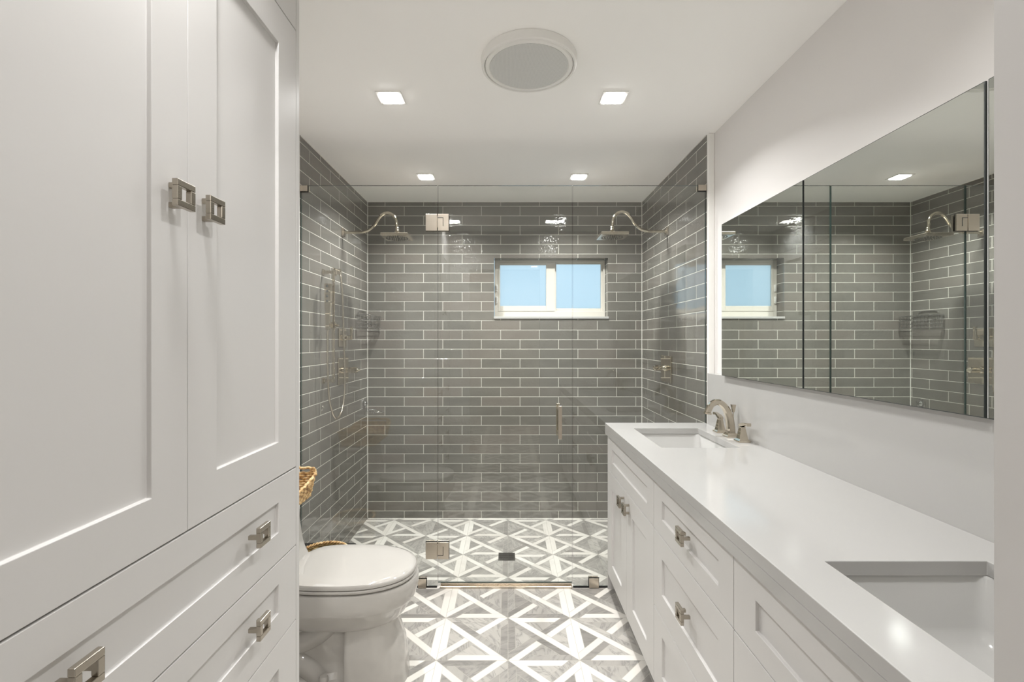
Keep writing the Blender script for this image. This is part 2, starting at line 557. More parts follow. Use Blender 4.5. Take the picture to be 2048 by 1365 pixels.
# ------------------------------------------------------------------ window
w = bpy.data.objects.new('window_1', None); C.objects.link(w); w.location = ((WX0+WX1)/2, DB+0.10, WZ0)
w['kind'] = 'structure'
YF = DB+0.100
SX0, SX1, SZ0, SZ1 = WX0+0.002, WX1-0.002, WZ0+0.018, WZ1-0.002
obj('window_sill', boxes((WX0-0.001, WX1+0.006, DB-0.012, WB-0.02, WZ0, WZ0+0.018)), M['quartz'], w, bevel=0.002)
fr = 0.030
obj('window_frame', boxes((SX0, SX0+fr, YF, WB, SZ0, SZ1), (SX1-fr*0.5, SX1, YF, WB, SZ0, SZ1),
                          (SX0+fr, SX1-fr*.5, YF, WB, SZ0, SZ0+0.050), (SX0+fr, SX1-fr*.5, YF, WB, SZ1-0.020, SZ1)), M['vinyl'], w, bevel=0.002)
def sash(x0, x1, z0, z1, px0, px1, pz0, pz1, y):
    s = obj('sash', boxes((x0, px0, y, y+0.022, z0, z1), (px1, x1, y, y+0.022, z0, z1),
                          (px0, px1, y, y+0.022, z0, pz0), (px0, px1, y, y+0.022, pz1, z1)), M['vinyl'], w, bevel=0.002)
    g = obj('pane', boxes((px0-0.003, px1+0.003, y+0.010, y+0.013, pz0-0.003, pz1+0.003)), M['frost'], None)
    g.parent = s
    g.matrix_parent_inverse = Matrix()
    return s
sash(SX0+fr, 0.392, SZ0+0.050, SZ1-0.020, -0.066, 0.318, 1.650, 1.992, YF-0.004)
sash(0.345, SX1-fr*0.5, SZ0+0.050, SZ1-0.020, 0.405, 0.780, 1.632, 2.003, YF+0.022)
for z in (1.80, 1.70):
    obj('latch', boxes((SX0+0.010, SX0+0.024, YF-0.014, YF+0.002, z-0.028, z+0.028), (SX0+0.018, SX0+0.028, YF-0.020, YF-0.008, z-0.016, z+0.022)), M['trim'], w, bevel=0.002)

# ------------------------------------------------------------------ ceiling lights and fan
def downlight(x, y, label, dim=1.0, first=[None]):
    if first[0] is None:
        t = empty('recessed_light', (x, y, CEIL), label, 'light', 'square recessed ceiling lights')
        a, b = 0.058, 0.044
        bm = boxes((x-a, x+a, y-a, y-b, CEIL-0.005, CEIL), (x-a, x+a, y+b, y+a, CEIL-0.005, CEIL),
                   (x-a, x-b, y-b, y+b, CEIL-0.005, CEIL), (x+b, x+a, y-b, y+b, CEIL-0.005, CEIL))
        obj('trim_ring', bm, M['fan'], t, bevel=0.001)
        obj('diffuser', boxes((x-b+0.002, x+b-0.002, y-b+0.002, y+b-0.002, CEIL-0.009, CEIL+0.001)), M['lamp'], t)
        first[0] = t
    else:
        s = first[0]
        t = s.copy(); C.objects.link(t); t.location = (x, y, CEIL); t['label'] = label
        for ch in s.children:
            c = ch.copy(); C.objects.link(c); c.parent = t
            c.matrix_parent_inverse = ch.matrix_parent_inverse.copy()
    L = bpy.data.lights.new('lamp', 'AREA')
    L.shape = 'SQUARE'; L.size = 0.084; L.energy = LAMP_WATTS*dim; L.color = (1.0, 0.995, 0.985); L.spread = math.radians(135)
    lo = bpy.data.objects.new('lamp', L); C.objects.link(lo); lo.location = (x, y, CEIL-0.010)
    return t
downlight(-0.544, 2.177, 'left square ceiling light before the shower glass', 0.82)
downlight(0.490, 2.177, 'right square ceiling light before the shower glass', 0.82)
downlight(-0.565, 3.227, 'left small square light above the shower', 1.6)
downlight(0.487, 3.227, 'right small square light above the shower', 1.6)
downlight(-0.50, 0.74, 'square ceiling light nearest the doorway, left one, over the linen cabinet side', 0.5)
downlight(0.40, 0.74, 'square ceiling light nearest the doorway, right one, over the vanity side', 0.5)

hl = empty('added_hall_light', (0.0, -1.1, CEIL), 'round light added in the unseen hall behind to light the doorway', 'light')  # unseen lamp, added behind the camera to supply light through the doorway
bm = bmesh.new(); lathe(bm, [(0.13, 0), (0.13, -0.02), (0.12, -0.05), (0.05, -0.065)], (0, -1.1, CEIL))
obj('added_lamp_shade', bm, M['lamp'], hl, smooth=True, auto=40)
L = bpy.data.lights.new('added_hall_lamp', 'AREA'); L.shape = 'DISK'; L.size = 0.24; L.energy = HALL_WATTS; L.color = (1, 0.96, 0.9)
lo = bpy.data.objects.new('added_hall_lamp', L); C.objects.link(lo); lo.location = (0, -1.1, CEIL-0.075)

fx, fy = 0.084, 1.885
fan = empty('ceiling_fan_cover', (fx, fy, CEIL), 'large round white vent cover with grey grille on the ceiling', 'vent')
bm = bmesh.new(); lathe(bm, [(0.19, 0), (0.192, -0.004), (0.190, -0.030), (0.186, -0.034), (0.180, -0.034), (0.178, -0.030), (0.177, -0.004)], (fx, fy, CEIL), seg=64)
obj('outer_ring', bm, M['fan'], fan, smooth=True, auto=30)
bm = bmesh.new(); lathe(bm, [(0.175, -0.006), (0.176, -0.030), (0.172, -0.034), (0.160, -0.035), (0.157, -0.032)], (fx, fy, CEIL), seg=64)
obj('inner_ring', bm, M['fan'], fan, smooth=True, auto=30)
bm = bmesh.new(); lathe(bm, [(0.1565, -0.008), (0.1565, -0.0335), (0.08, -0.0345)], (fx, fy, CEIL), seg=64)
obj('grille', bm, M['grille'], fan)

# ------------------------------------------------------------------ knobs and shaker fronts
def knob(name, parent, face, x, y, z, out, vertical):
    """square ring pull; out = +1/-1 direction along x"""
    bm = bmesh.new()
    s, h = 0.0235, 0.0118
    x0, x1 = sorted((x+out*0.0195, x+out*0.030))
    # ring as a frame with a stepped inner lip
    for (ya, yb, za, zb) in ((-s, s, h, s), (-s, s, -s, -h), (-s, -h, -h, h), (h, s, -h, h)):
        box(bm, x0, x1, y+ya, y+yb, z+za, z+zb)
    xa, xb = sorted((x, x+out*0.021))
    for q in (-1, 1):
        if vertical:
            box(bm, xa, xb, y-0.005, y+0.005, z+q*0.0175-0.005, z+q*0.0175+0.005)
        else:
            box(bm, xa, xb, y+q*0.0175-0.005, y+q*0.0175+0.005, z-0.005, z+0.005)
    k = obj(name, bm, M['satin'], None, bevel=0.0012)
    k.parent = face
    k.matrix_parent_inverse = Matrix()
    return k

def front(name, parent, x, out, y0, y1, z0, z1, py0, py1, pz0, pz1, depth=0.009, thick=0.020, m=None):
    """shaker front whose face lies at x and looks towards out"""
    bm = bmesh.new()
    xb = x-out*thick; xp = x-out*depth
    ys = (y0, py0, py1, y1); zs = (z0, pz0, pz1, z1)
    g = [[bm.verts.new((x, yy, zz)) for zz in zs] for yy in ys]
    pin = [bm.verts.new((xp, yy, zz)) for yy, zz in ((py0, pz0), (py1, pz0), (py1, pz1), (py0, pz1))]
    for i in range(3):
        for j in range(3):
            if i == 1 and j == 1: continue
            bm.faces.new((g[i][j], g[i+1][j], g[i+1][j+1], g[i][j+1]))
    outer = [g[1][1], g[2][1], g[2][2], g[1][2]]
    for k in range(4):
        bm.faces.new((outer[k], outer[(k+1) % 4], pin[(k+1) % 4], pin[k]))
    bm.faces.new(pin)
    bb = [bm.verts.new((xb, yy, zz)) for yy, zz in ((y0, z0), (y1, z0), (y1, z1), (y0, z1))]
    per = [[g[0][0], g[1][0], g[2][0], g[3][0]], [g[3][0], g[3][1], g[3][2], g[3][3]],
           [g[3][3], g[2][3], g[1][3], g[0][3]], [g[0][3], g[0][2], g[0][1], g[0][0]]]
    for k, e in enumerate(per):
        bm.faces.new(e + [bb[(k+1) % 4], bb[k]])
    bm.faces.new(bb)
    return obj(name, bm, m or M['cabinet'], parent, bevel=0.0012, segs=2)

# ------------------------------------------------------------------ linen cabinet (left)
XC = -0.600
lc = empty('linen_cabinet', (XC-0.27, 0.9, 0), 'tall pale grey shaker linen cabinet filling the left side', 'cabinet')
G = 0.0016
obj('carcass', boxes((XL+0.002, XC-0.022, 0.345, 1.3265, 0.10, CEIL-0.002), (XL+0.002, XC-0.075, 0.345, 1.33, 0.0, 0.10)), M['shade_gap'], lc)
obj('side_panel', boxes((XL+0.002, XC, 1.3285, 1.347, 0.0, CEIL-0.002)), M['cabinet'], lc, bevel=0.001)
obj('filler_strip', boxes((XC-0.022, XC, 0.335, 0.443, 0.10, CEIL-0.002)), M['cabinet'], lc)
Y0, YM, Y1 = 0.445, 0.8775, 1.3265
d1 = front('door', lc, XC, 1, Y0, YM-0.0006, 1.0045, 2.2365, Y0+0.09, 0.7885, 1.0946, 2.141)
d1['label'] = 'left tall door, nearest the camera'
d2 = front('door', lc, XC, 1, YM+0.0006, Y1, 1.0045, 2.2365, 0.966, 1.2255, 1.0946, 2.141)
knob('handle', lc, d1, XC, 0.832, 1.618, 1, True)
knob('handle', lc, d2, XC, 0.922, 1.617, 1, True)
front('upper_door', lc, XC, 1, Y0, YM-0.0006, 2.2395, CEIL-0.004, Y0+0.09, 0.7885, 2.325, CEIL-0.07)
front('upper_door', lc, XC, 1, YM+0.0006, Y1, 2.2395, CEIL-0.004, 0.966, 1.2255, 2.325, CEIL-0.07)
for z0, z1, pz0, pz1, kz in ((0.7835, 1.0010, 0.858, 0.936, 0.904), (0.573, 0.7805, 0.6465, 0.7217, 0.689),
                             (0.362, 0.570, 0.434, 0.500, 0.470), (0.102, 0.359, 0.180, 0.290, 0.24)):
    dr = front('drawer', lc, XC, 1, Y0, Y1, z0, z1, Y0+0.09, 1.2265, pz0, pz1)
    knob('handle', lc, dr, XC, 0.640, kz, 1, False)
    knob('handle', lc, dr, XC, 1.103, kz, 1, False)

# ------------------------------------------------------------------ vanity (right)
XF = 0.546
CT, CB = 0.909, 0.849
def base_cabinet(y0, y1, label, kind, group=None):
    v = empty('vanity_cabinet', ((XF+XV)/2, (y0+y1)/2, 0), label, 'cabinet', group)
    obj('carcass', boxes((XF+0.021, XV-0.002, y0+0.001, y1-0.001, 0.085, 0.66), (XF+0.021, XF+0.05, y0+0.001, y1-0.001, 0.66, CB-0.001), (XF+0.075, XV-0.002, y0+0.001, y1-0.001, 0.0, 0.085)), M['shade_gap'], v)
    g = 0.0014
    if kind == 'sink':
        ym = (y0+y1)/2
        front('false_front', v, XF, -1, y0+g, y1-g, 0.6625, CB-0.006, y0+0.088, y1-0.100, 0.7185, 0.786, m=M['cabinet'])
        a = front('door', v, XF, -1, y0+g, ym-g, 0.085, 0.6595, y0+0.095, ym-0.098, 0.174, 0.575)
        b = front('door', v, XF, -1, ym+g, y1-g, 0.085, 0.6595, ym+0.098, y1-0.100, 0.174, 0.575)
        knob('handle', v, a, XF, ym-0.046, 0.600, -1, True)
        knob('handle', v, b, XF, ym+0.046, 0.602, -1, True)
    else:
        yc = 1.424
        for z0, z1, p0, p1, kz in ((0.6625, CB-0.006, 0.7225, 0.790, 0.766), (0.3755, 0.6595, 0.4552, 0.5825, 0.530), (0.085, 0.3725, 0.165, 0.305, 0.24)):
            dr = front('drawer', v, XF, -1, y0+g, y1-g, z0, z1, y0+0.083, y1-0.091, p0, p1)
            knob('handle', v, dr, XF, yc, kz, -1, False)
    return v
va = base_cabinet(1.755, 2.562, 'grey vanity cabinet with two doors beside the shower', 'sink')
base_cabinet(1.134, 1.755, 'middle vanity cabinet with a stack of drawers', 'drawer')
base_cabinet(0.335, 1.134, 'nearest vanity cabinet under the front sink', 'sink')
obj('side_panel', boxes((XF, XV-0.038, 2.5625, 2.5672, 0.0, CB-0.0005)), M['cabinet'], va)

# countertop with two sink cut-outs
S1 = (0.648, 0.980, 1.975, 2.415)
S2 = (0.648, 0.980, 0.518, 0.958)
def slab_with_holes(x0, x1, y0, y1, z0, z1, holes):
    bm = bmesh.new()
    xs = sorted({x0, x1, holes[0][0], holes[0][1]})
    ys = sorted({y0, y1} | {h[2] for h in holes} | {h[3] for h in holes})
    def solid(i, j):
        if i < 0 or j < 0 or i >= len(xs)-1 or j >= len(ys)-1: return False
        cx, cy = (xs[i]+xs[i+1])/2, (ys[j]+ys[j+1])/2
        return not any(h[0] < cx < h[1] and h[2] < cy < h[3] for h in holes)
    V = {}
    def vt(i, j, z):
        k = (i, j, z)
        if k not in V: V[k] = bm.verts.new((xs[i], ys[j], z))
        return V[k]
    for i in range(len(xs)-1):
        for j in range(len(ys)-1):
            if not solid(i, j): continue
            for z in (z0, z1):
                bm.faces.new((vt(i, j, z), vt(i+1, j, z), vt(i+1, j+1, z), vt(i, j+1, z)))
            for (di, dj, a, b) in ((-1, 0, (i, j), (i, j+1)), (1, 0, (i+1, j), (i+1, j+1)), (0, -1, (i, j), (i+1, j)), (0, 1, (i, j+1), (i+1, j+1))):
                if not solid(i+di, j+dj):
                    bm.faces.new((vt(*a, z0), vt(*b, z0), vt(*b, z1), vt(*a, z1)))
    return bm
ct = obj('countertop', slab_with_holes(0.534, 1.0835, 0.325, 2.5785, CT-0.030, CT, (S1, S2)), M['quartz'], bevel=0.0015)
tag(ct, 'long white quartz countertop with two sink cut-outs', 'countertop')
obj('front_apron', boxes((0.534, 0.560, 0.325, 2.5785, CB, CT-0.030)), M['quartz'], ct)
obj('end_apron', boxes((0.560, 1.0835, 2.5555, 2.5785, CB, CT-0.030)), M['quartz'], ct)
bs = obj('backsplash', boxes((1.084, XV-0.002, 0.325, 2.548, CB, 1.184)), M['quartz'], bevel=0.0012)
tag(bs, 'tall white quartz backsplash behind the countertop', 'backsplash')

def sink(s, label):
    x0, x1, y0, y1 = s
    e = 0.006
    zt = CT-0.0305
    def rr(x0, x1, y0, y1, z, r, n=6):
        out = []
        for cx, cy, a0 in ((x1-r, y1-r, 0), (x0+r, y1-r, 90), (x0+r, y0+r, 180), (x1-r, y0+r, 270)):
            for k in range(n+1):
                a = math.radians(a0+90*k/n)
                out.append((cx+r*math.cos(a), cy+r*math.sin(a), z))
        return out
    t = empty('undermount_sink', ((x0+x1)/2, (y0+y1)/2, zt-0.17), label, 'sink', 'undermount sinks')
    bm = bmesh.new()
    rings = [rr(x0-0.012, x1+0.012, y0-0.012, y1+0.012, zt, 0.03),
             rr(x0-e, x1+e, y0-e, y1+e, zt, 0.026),
             rr(x0-e+0.003, x1+e-0.003, y0-e+0.003, y1+e-0.003, zt-0.006, 0.026),
             rr(x0+0.006, x1-0.006, y0+0.006, y1-0.006, zt-0.10, 0.032),
             rr(x0+0.016, x1-0.016, y0+0.016, y1-0.016, zt-0.126, 0.04),
             rr(x0+0.036, x1-0.036, y0+0.036, y1-0.036, zt-0.138, 0.05),
             rr(x0+0.12, x1-0.12, y0+0.17, y1-0.17, zt-0.146, 0.04)]
    loft(bm, rings, False, True)
    outer = [rr(x0-0.012, x1+0.012, y0-0.012, y1+0.012, zt, 0.03), rr(x0-0.012, x1+0.012, y0-0.012, y1+0.012, zt-0.12, 0.04),
             rr(x0+0.03, x1-0.03, y0+0.03, y1-0.03, zt-0.16, 0.05)]
    loft(bm, outer, False, True)
    bmesh.ops.remove_doubles(bm, verts=bm.verts, dist=1e-5)
    obj('basin', bm, M['sink'], t, smooth=True, auto=50)
    bm = bmesh.new(); lathe(bm, [(0.022, 0), (0.022, 0.003), (0.016, 0.005)], ((x0+x1)/2, (y0+y1)/2, zt-0.146), seg=24)
    obj('drain', bm, M['nickel'], t, smooth=True, auto=30)
sink(S1, 'far white rectangular undermount sink, beside the shower glass')
sink(S2, 'near white rectangular undermount sink, cut by the doorway edge')

# ------------------------------------------------------------------ faucets
def sqring(cx, cy, z, hx, hy):
    return [(cx-hx, cy-hy, z), (cx+hx, cy-hy, z), (cx+hx, cy+hy, z), (cx-hx, cy+hy, z)]
def faucet(yc, label):
    xb = 1.046
    t = empty('widespread_faucet', (xb, yc, CT), label, 'faucet', 'polished nickel widespread faucets')
    z = CT
    bm = bmesh.new()
    loft(bm, [sqring(xb, yc, z, 0.027, 0.027), sqring(xb, yc, z+0.006, 0.027, 0.027), sqring(xb, yc, z+0.013, 0.021, 0.021), sqring(xb, yc, z+0.020, 0.018, 0.018)])
    path = bez([(xb+0.000, yc, z+0.018), (xb-0.001, yc, z+0.055), (xb-0.010, yc, z+0.103), (xb-0.030, yc, z+0.142), (xb-0.060, yc, z+0.163),
                (xb-0.088, yc, z+0.152), (xb-0.104, yc, z+0.124), (xb-0.108, yc, z+0.106)], 7)
    n = len(path)
    rr_ = []
    for i in range(n):
        f = i/(n-1)
        rr_.append(0.0185-0.006*math.sin(min(1, f*1.15)*PI*0.5)+(0.003 if f > 0.93 else 0))
    sec = [(-1, -.62), (-.62, -1), (.62, -1), (1, -.62), (1, .62), (.62, 1), (-.62, 1), (-1, .62)]
    tube(bm, path, rr_, section=sec)
    obj('spout', bm, M['nickel'], t, smooth=True, auto=28)
    for q in (-1, 1):
        y = yc+q*0.109
        bm = bmesh.new()
        prof = [(0.026, 0), (0.026, 0.006), (0.021, 0.011), (0.0185, 0.014), (0.015, 0.034), (0.0115, 0.056), (0.010, 0.064), (0.0115, 0.068)]
        loft(bm, [sqring(xb, y, z+h, r, r) for r, h in prof])
        hb = obj('handle', bm, M['nickel'], t, bevel=0.0012)
        bm = bmesh.new()
        a = [(xb-0.011, y-q*0.014, z+0.066), (xb+0.011, y-q*0.014, z+0.066), (xb+0.011, y-q*0.012, z+0.077), (xb-0.011, y-q*0.012, z+0.077)]
        b = [(xb-0.011, y+q*0.010, z+0.070), (xb+0.011, y+q*0.010, z+0.070), (xb+0.011, y+q*0.010, z+0.085), (xb-0.011, y+q*0.010, z+0.085)]
        c = [(xb-0.008, y+q*0.036, z+0.080), (xb+0.008, y+q*0.036, z+0.080), (xb+0.008, y+q*0.036, z+0.090), (xb-0.008, y+q*0.036, z+0.090)]
        d = [(xb-0.010, y+q*0.060, z+0.078), (xb+0.010, y+q*0.060, z+0.078), (xb+0.010, y+q*0.060, z+0.092), (xb-0.010, y+q*0.060, z+0.092)]
        loft(bm, [a, b, c, d])
        lv = obj('lever', bm, M['nickel'], None, bevel=0.0012)
        lv.parent = hb; lv.matrix_parent_inverse = Matrix()
    bm = bmesh.new()
    tube(bm, [(xb+0.013, yc, z+0.02), (xb+0.013, yc, z+0.125)], 0.0025, 8)
    loft(bm, [sqring(xb+0.013, yc, z+0.115, 0.004, 0.004), sqring(xb+0.013, yc, z+0.148, 0.009, 0.009), sqring(xb+0.013, yc, z+0.151, 0.009, 0.009)])
    obj('lift_rod', bm, M['nickel'], t)
faucet(2.202, 'polished nickel arched faucet with two lever handles at the far sink')
faucet(0.738, 'same arched faucet at the near sink, seen only as a reflection')

# ------------------------------------------------------------------ mirrors
MZ0, MZ1 = 1.1862, 1.942
XM = 1.067
def mirror(y0, y1, xa, xb, label):
    """mirror-fronted panel from (xa, y0) near to (xb, y1) far"""
    t = empty('mirror_panel', ((xa+XV)/2, (y0+y1)/2, MZ0), label, 'mirror', 'frameless mirror doors above the vanity')
    bm = bmesh.new()
    bx = XV-0.001
    loft(bm, [[(xa+0.006, y0+.0015, zz), (bx, y0+.0015, zz), (bx, y1-.0015, zz), (xb+0.006, y1-.0015, zz)] for zz in (MZ0+0.001, MZ1-0.001)])
    obj('cabinet_box', bm, M['trim'], t)
    bm = bmesh.new()
    g = 0.0034
    c = 0.0022
    r0 = [(xa+0.0055, y0+g, MZ0), (xb+0.0055, y1-g, MZ0), (xb+0.0055, y1-g, MZ1), (xa+0.0055, y0+g, MZ1)]
    r1 = [(xa+0.0012, y0+g, MZ0), (xb+0.0012, y1-g, MZ0), (xb+0.0012, y1-g, MZ1), (xa+0.0012, y0+g, MZ1)]
    r2 = [(xa, y0+g+c, MZ0+c), (xb, y1-g-c, MZ0+c), (xb, y1-g-c, MZ1-c), (xa, y0+g+c, MZ1-c)]
    vs = loft(bm, [r0, r1, r2])
    o = obj('mirror_glass', bm, [M['mirror'], M['mirror_edge']], t)
    for p in o.data.polygons:
        if p.area < 0.05: p.material_index = 1
    return t
YA, YBm, YCm, YD = 0.400, 1.045, 1.693, 2.345
mirror(YCm, YD, XM, XM, 'far mirror panel, reflecting the shower window')
mirror(YBm, YCm, XM, XM, 'middle mirror panel, reflecting the shower door hinge')
mirror(YA, YBm, XM, XM, 'nearest mirror panel, mostly hidden by the doorway')

# ------------------------------------------------------------------ shower glass
GT = 0.010
GZ = 2.216
def pane(name, parent, x0, x1, z0, z1):
    bm = boxes((x0, x1, DG, DG+GT, z0, z1))
    o = obj(name, bm, [M['glass'], M['glass_edge']], parent)
    for p in o.data.polygons:
        if abs(p.normal.y) < 0.5: p.material_index = 1
    return o
HX = -0.387
DX = 0.3555
fl = empty('fixed_glass_panel', ((XL+HX)/2, DG, 0), 'left fixed clear glass panel of the shower, behind the toilet', 'glass panel', 'fixed shower glass panels')
pane('glass', fl, XL+0.003, HX-0.002, 0.006, GZ)
gd = empty('shower_door', ((HX+DX)/2, DG, 0), 'clear glass shower door with nickel hinges and pull', 'shower door')
pane('glass', gd, HX+0.002, DX-0.002, 0.028, GZ)
frp = empty('fixed_glass_panel', ((XR+DX)/2, DG, 0), 'right fixed clear glass panel of the shower, beside the vanity', 'glass panel', 'fixed shower glass panels')
pane('glass', frp, DX+0.002, XR-0.003, 0.006, GZ)
def clamp(parent, x0, x1, z0, z1):
    bm = boxes((x0, x1, DG-0.011, DG-0.0008, z0, z1), (x0, x1, DG+GT+0.0008, DG+GT+0.011, z0, z1))
    obj('clamp', bm, M['brushed'], parent, bevel=0.001)
    obj('gasket', boxes((x0-0.003, x1+0.003, DG-0.0008, DG-0.0001, z0-0.004, z1+0.003)), M['black'], parent)
clamp(fl, XL+0.003, XL+0.043, 2.181, 2.212)
clamp(frp, XR-0.046, XR-0.003, 2.184, 2.216)
clamp(fl, -0.493, -0.449, 0.003, 0.052)
clamp(frp, 0.445, 0.498, 0.003, 0.055)
clamp(fl, XL+0.02, XL+0.06, 0.003, 0.050)
obj('channel', boxes((XL+0.06, HX-0.004, DG-0.003, DG-0.0005, 0.0005, 0.010)), M['black'], fl)
obj('channel', boxes((DX+0.004, XR-0.003, DG-0.003, DG-0.0005, 0.0005, 0.010)), M['black'], frp)
def hinge(zc, s):
    h = 0.046
    bm = bmesh.new()
    for ya, yb in ((DG-0.012, DG-0.0008), (DG+GT+0.0008, DG+GT+0.012)):
        box(bm, HX-0.064, HX-0.002, ya, yb, zc-h, zc+h)
        box(bm, HX+0.002, HX+0.062, ya, yb, zc-h, zc+h)
        box(bm, HX-0.002, HX+0.002, ya+0.003, yb, zc-h*0.6, zc+h*0.75)
    o = obj('hinge', bm, M['brushed'], gd, bevel=0.001)
    bm = boxes((HX+0.002, HX+0.032, DG-0.0128, DG-0.0119, zc+s*h*0.55-0.0015, zc+s*h*0.55+0.0015),
               (HX+0.030, HX+0.033, DG-0.0128, DG-0.0119, zc-h*0.45, zc+h*0.55) if s > 0 else (HX+0.030, HX+0.033, DG-0.0128, DG-0.0119, zc-h*0.55, zc+h*0.5))
    k = obj('knuckle_gap', bm, M['black'], None)
    k.parent = o; k.matrix_parent_inverse = Matrix()
    k2 = obj('gasket', boxes((HX-0.066, HX-0.003, DG-0.0008, DG-0.0001, zc-h-0.002, zc+h+0.003), (HX+0.003, HX+0.064, DG-0.0008, DG-0.0001, zc-h-0.002, zc+h+0.003)), M['black'], None)
    k2.parent = o; k2.matrix_parent_inverse = Matrix()
hinge(2.0095, 1)
hinge(0.2075, -1)
hx = 0.2815
bm = boxes((hx-0.010, hx+0.010, DG-0.056, DG-0.040, 0.828, 1.008), (hx-0.010, hx+0.010, DG+GT+0.040, DG+GT+0.056, 0.828, 1.008))
for z in (0.852, 0.984):
    box(bm, hx-0.008, hx+0.008, DG-0.042, DG, z-0.008, z+0.008)
    box(bm, hx-0.008, hx+0.008, DG+GT, DG+GT+0.042, z-0.008, z+0.008)
obj('pull_handle', bm, M['brushed'], gd, bevel=0.0015)

# ------------------------------------------------------------------ rain shower heads
def rain_shower(sign, label):
    """sign = -1 left wall, +1 right wall"""
    xw = XL if sign < 0 else XR
    d = 3.235 if sign < 0 else 3.205
    zf = 2.108
    def p(off, z): return (xw-sign*off, d, z)
    t = empty('rain_shower_head', (xw, d, zf), label, 'shower head', 'square rain shower heads')
    bm = bmesh.new(); x0, x1 = sorted((xw, xw-sign*0.010))
    box(bm, x0, x1, d-0.028, d+0.028, zf-0.028, zf+0.028)
    x0, x1 = sorted((xw-sign*0.010, xw-sign*0.016)); box(bm, x0, x1, d-0.020, d+0.020, zf-0.020, zf+0.020)
    obj('wall_flange', bm, M['brushed'], t, bevel=0.0015)
    pts = bez([p(0.010, zf), p(0.07, zf+0.001), p(0.135, zf+0.002), p(0.185, zf+0.018), p(0.225, zf+0.055), p(0.250, zf+0.095), p(0.280, zf+0.125), p(0.316, zf+0.134),
               p(0.350, zf+0.118), p(0.370, zf+0.085), p(0.376, zf+0.045), p(0.378, zf+0.022)], 6)
    bm = bmesh.new(); tube(bm, pts, 0.0105, 16)
    obj('arm', bm, M['nickel'], t, smooth=True, auto=40)
    hxx = xw-sign*0.378
    bm = bmesh.new(); lathe(bm, [(0.011, 0.034), (0.014, 0.028), (0.012, 0.020), (0.016, 0.012), (0.014, 0.006), (0.022, -0.002), (0.030, -0.008), (0.030, -0.012)], (hxx, d, zf), seg=24)
    obj('swivel', bm, M['nickel'], t, smooth=True, auto=40)
    s = 0.092; zt, zb = zf-0.009, zf-0.040
    def q(r, z): return [(hxx-r, d-r, z), (hxx+r, d-r, z), (hxx+r, d+r, z), (hxx-r, d+r, z)]
    bm = bmesh.new(); loft(bm, [q(0.05, zt-0.002), q(s-0.006, zt-0.010), q(s, zt-0.013), q(s, zb+0.002), q(s-0.002, zb)])
    hd = obj('head', bm, M['brushed'], t, bevel=0.0015)
    fp = obj('spray_face', boxes((hxx-0.080, hxx+0.080, d-0.080, d+0.080, zb-0.0012, zb+0.0005)), M['satin'], None)
    fp.parent = hd
    bm = bmesh.new()
    for k, r in enumerate((0.0, 0.016, 0.034, 0.052, 0.070)):
        n = max(1, k*7)
        for i in range(n):
            a = 2*PI*i/n+k*0.3
            lathe(bm, [(0.0042, 0.0), (0.0036, -0.0035)], (hxx+r*math.cos(a), d+r*math.sin(a), zb), seg=8)
    nz = obj('nozzle', bm, M['nozzle'], None); nz['kind'] = 'stuff'
    nz.parent = hd; nz.matrix_parent_inverse = Matrix()
rain_shower(-1, 'square rain shower head on a curved arm, left wall')
rain_shower(1, 'square rain shower head on a curved arm, right wall beside the window')

# ------------------------------------------------------------------ hand shower on slide bar
hs = empty('hand_shower_set', (XL, 2.95, 1.10), 'hand shower on a slide bar with looping metal hose, left tiled wall', 'hand shower')
bd = 2.897; bxp = -1.079
obj('slide_bar', boxes((bxp-0.007, bxp+0.007, bd-0.007, bd+0.007, 1.10, 1.795)), M['nickel'], hs, bevel=0.001)
for z in (1.783, 1.113):
    obj('post', boxes((XL, XL+0.006, bd-0.019, bd+0.019, z-0.019, z+0.019), (XL+0.006, bxp-0.007, bd-0.010, bd+0.010, z-0.010, z+0.010)), M['nickel'], hs, bevel=0.001)
obj('slider', boxes((bxp-0.014, bxp+0.014, bd-0.014, bd+0.014, 1.435, 1.475), (bxp-0.030, bxp-0.006, bd-0.052, bd-0.012, 1.442, 1.466), (bxp+0.014, bxp+0.034, bd-0.006, bd+0.006, 1.449, 1.461)), M['nickel'], hs, bevel=0.0015)
wx, wy = -1.088, 2.828
bm = bmesh.new()
def wr(z, hx_, hy_, dx=0): return [(wx-hx_+dx, wy-hy_, z), (wx+hx_+dx, wy-hy_, z), (wx+hx_+dx, wy+hy_, z), (wx-hx_+dx, wy+hy_, z)]
loft(bm, [wr(1.425, 0.009, 0.009), wr(1.44, 0.011, 0.010), wr(1.52, 0.0135, 0.012, 0.002), wr(1.60, 0.019, 0.014, 0.003), wr(1.700, 0.019, 0.014, 0.003), wr(1.705, 0.016, 0.012, 0.003)])
wd = obj('wand', bm, M['nickel'], hs, bevel=0.001)
for z in (1.690, 1.660, 1.630, 1.600):
    k = obj('spray_jet', boxes((wx-0.006, wx+0.008, wy-0.0155, wy-0.0138, z-0.013+0.004, z+0.009-0.004)), M['nozzle'], None)
    k.parent = wd; k.matrix_parent_inverse = Matrix()
obj('supply_elbow', boxes((XL, XL+0.008, 3.055, 3.105, 1.787, 1.837), (XL+0.008, XL+0.045, 3.068, 3.092, 1.795, 1.832)), M['nickel'], hs, bevel=0.001)
hp = bez([(-1.105, 3.080, 1.798), (-1.098, 3.078, 1.77), (-1.088, 3.078, 1.66), (-1.086, 3.09, 1.45), (-1.084, 3.105, 1.22), (-1.082, 3.10, 1.03), (-1.082, 3.055, 0.915), (-1.083, 2.975, 0.868),
          (-1.084, 2.905, 0.90), (-1.086, 2.856, 0.985), (-1.088, 2.835, 1.10), (-1.089, 2.828, 1.25), (-1.089, 2.828, 1.36), (-1.088, 2.828, 1.428)], 22)
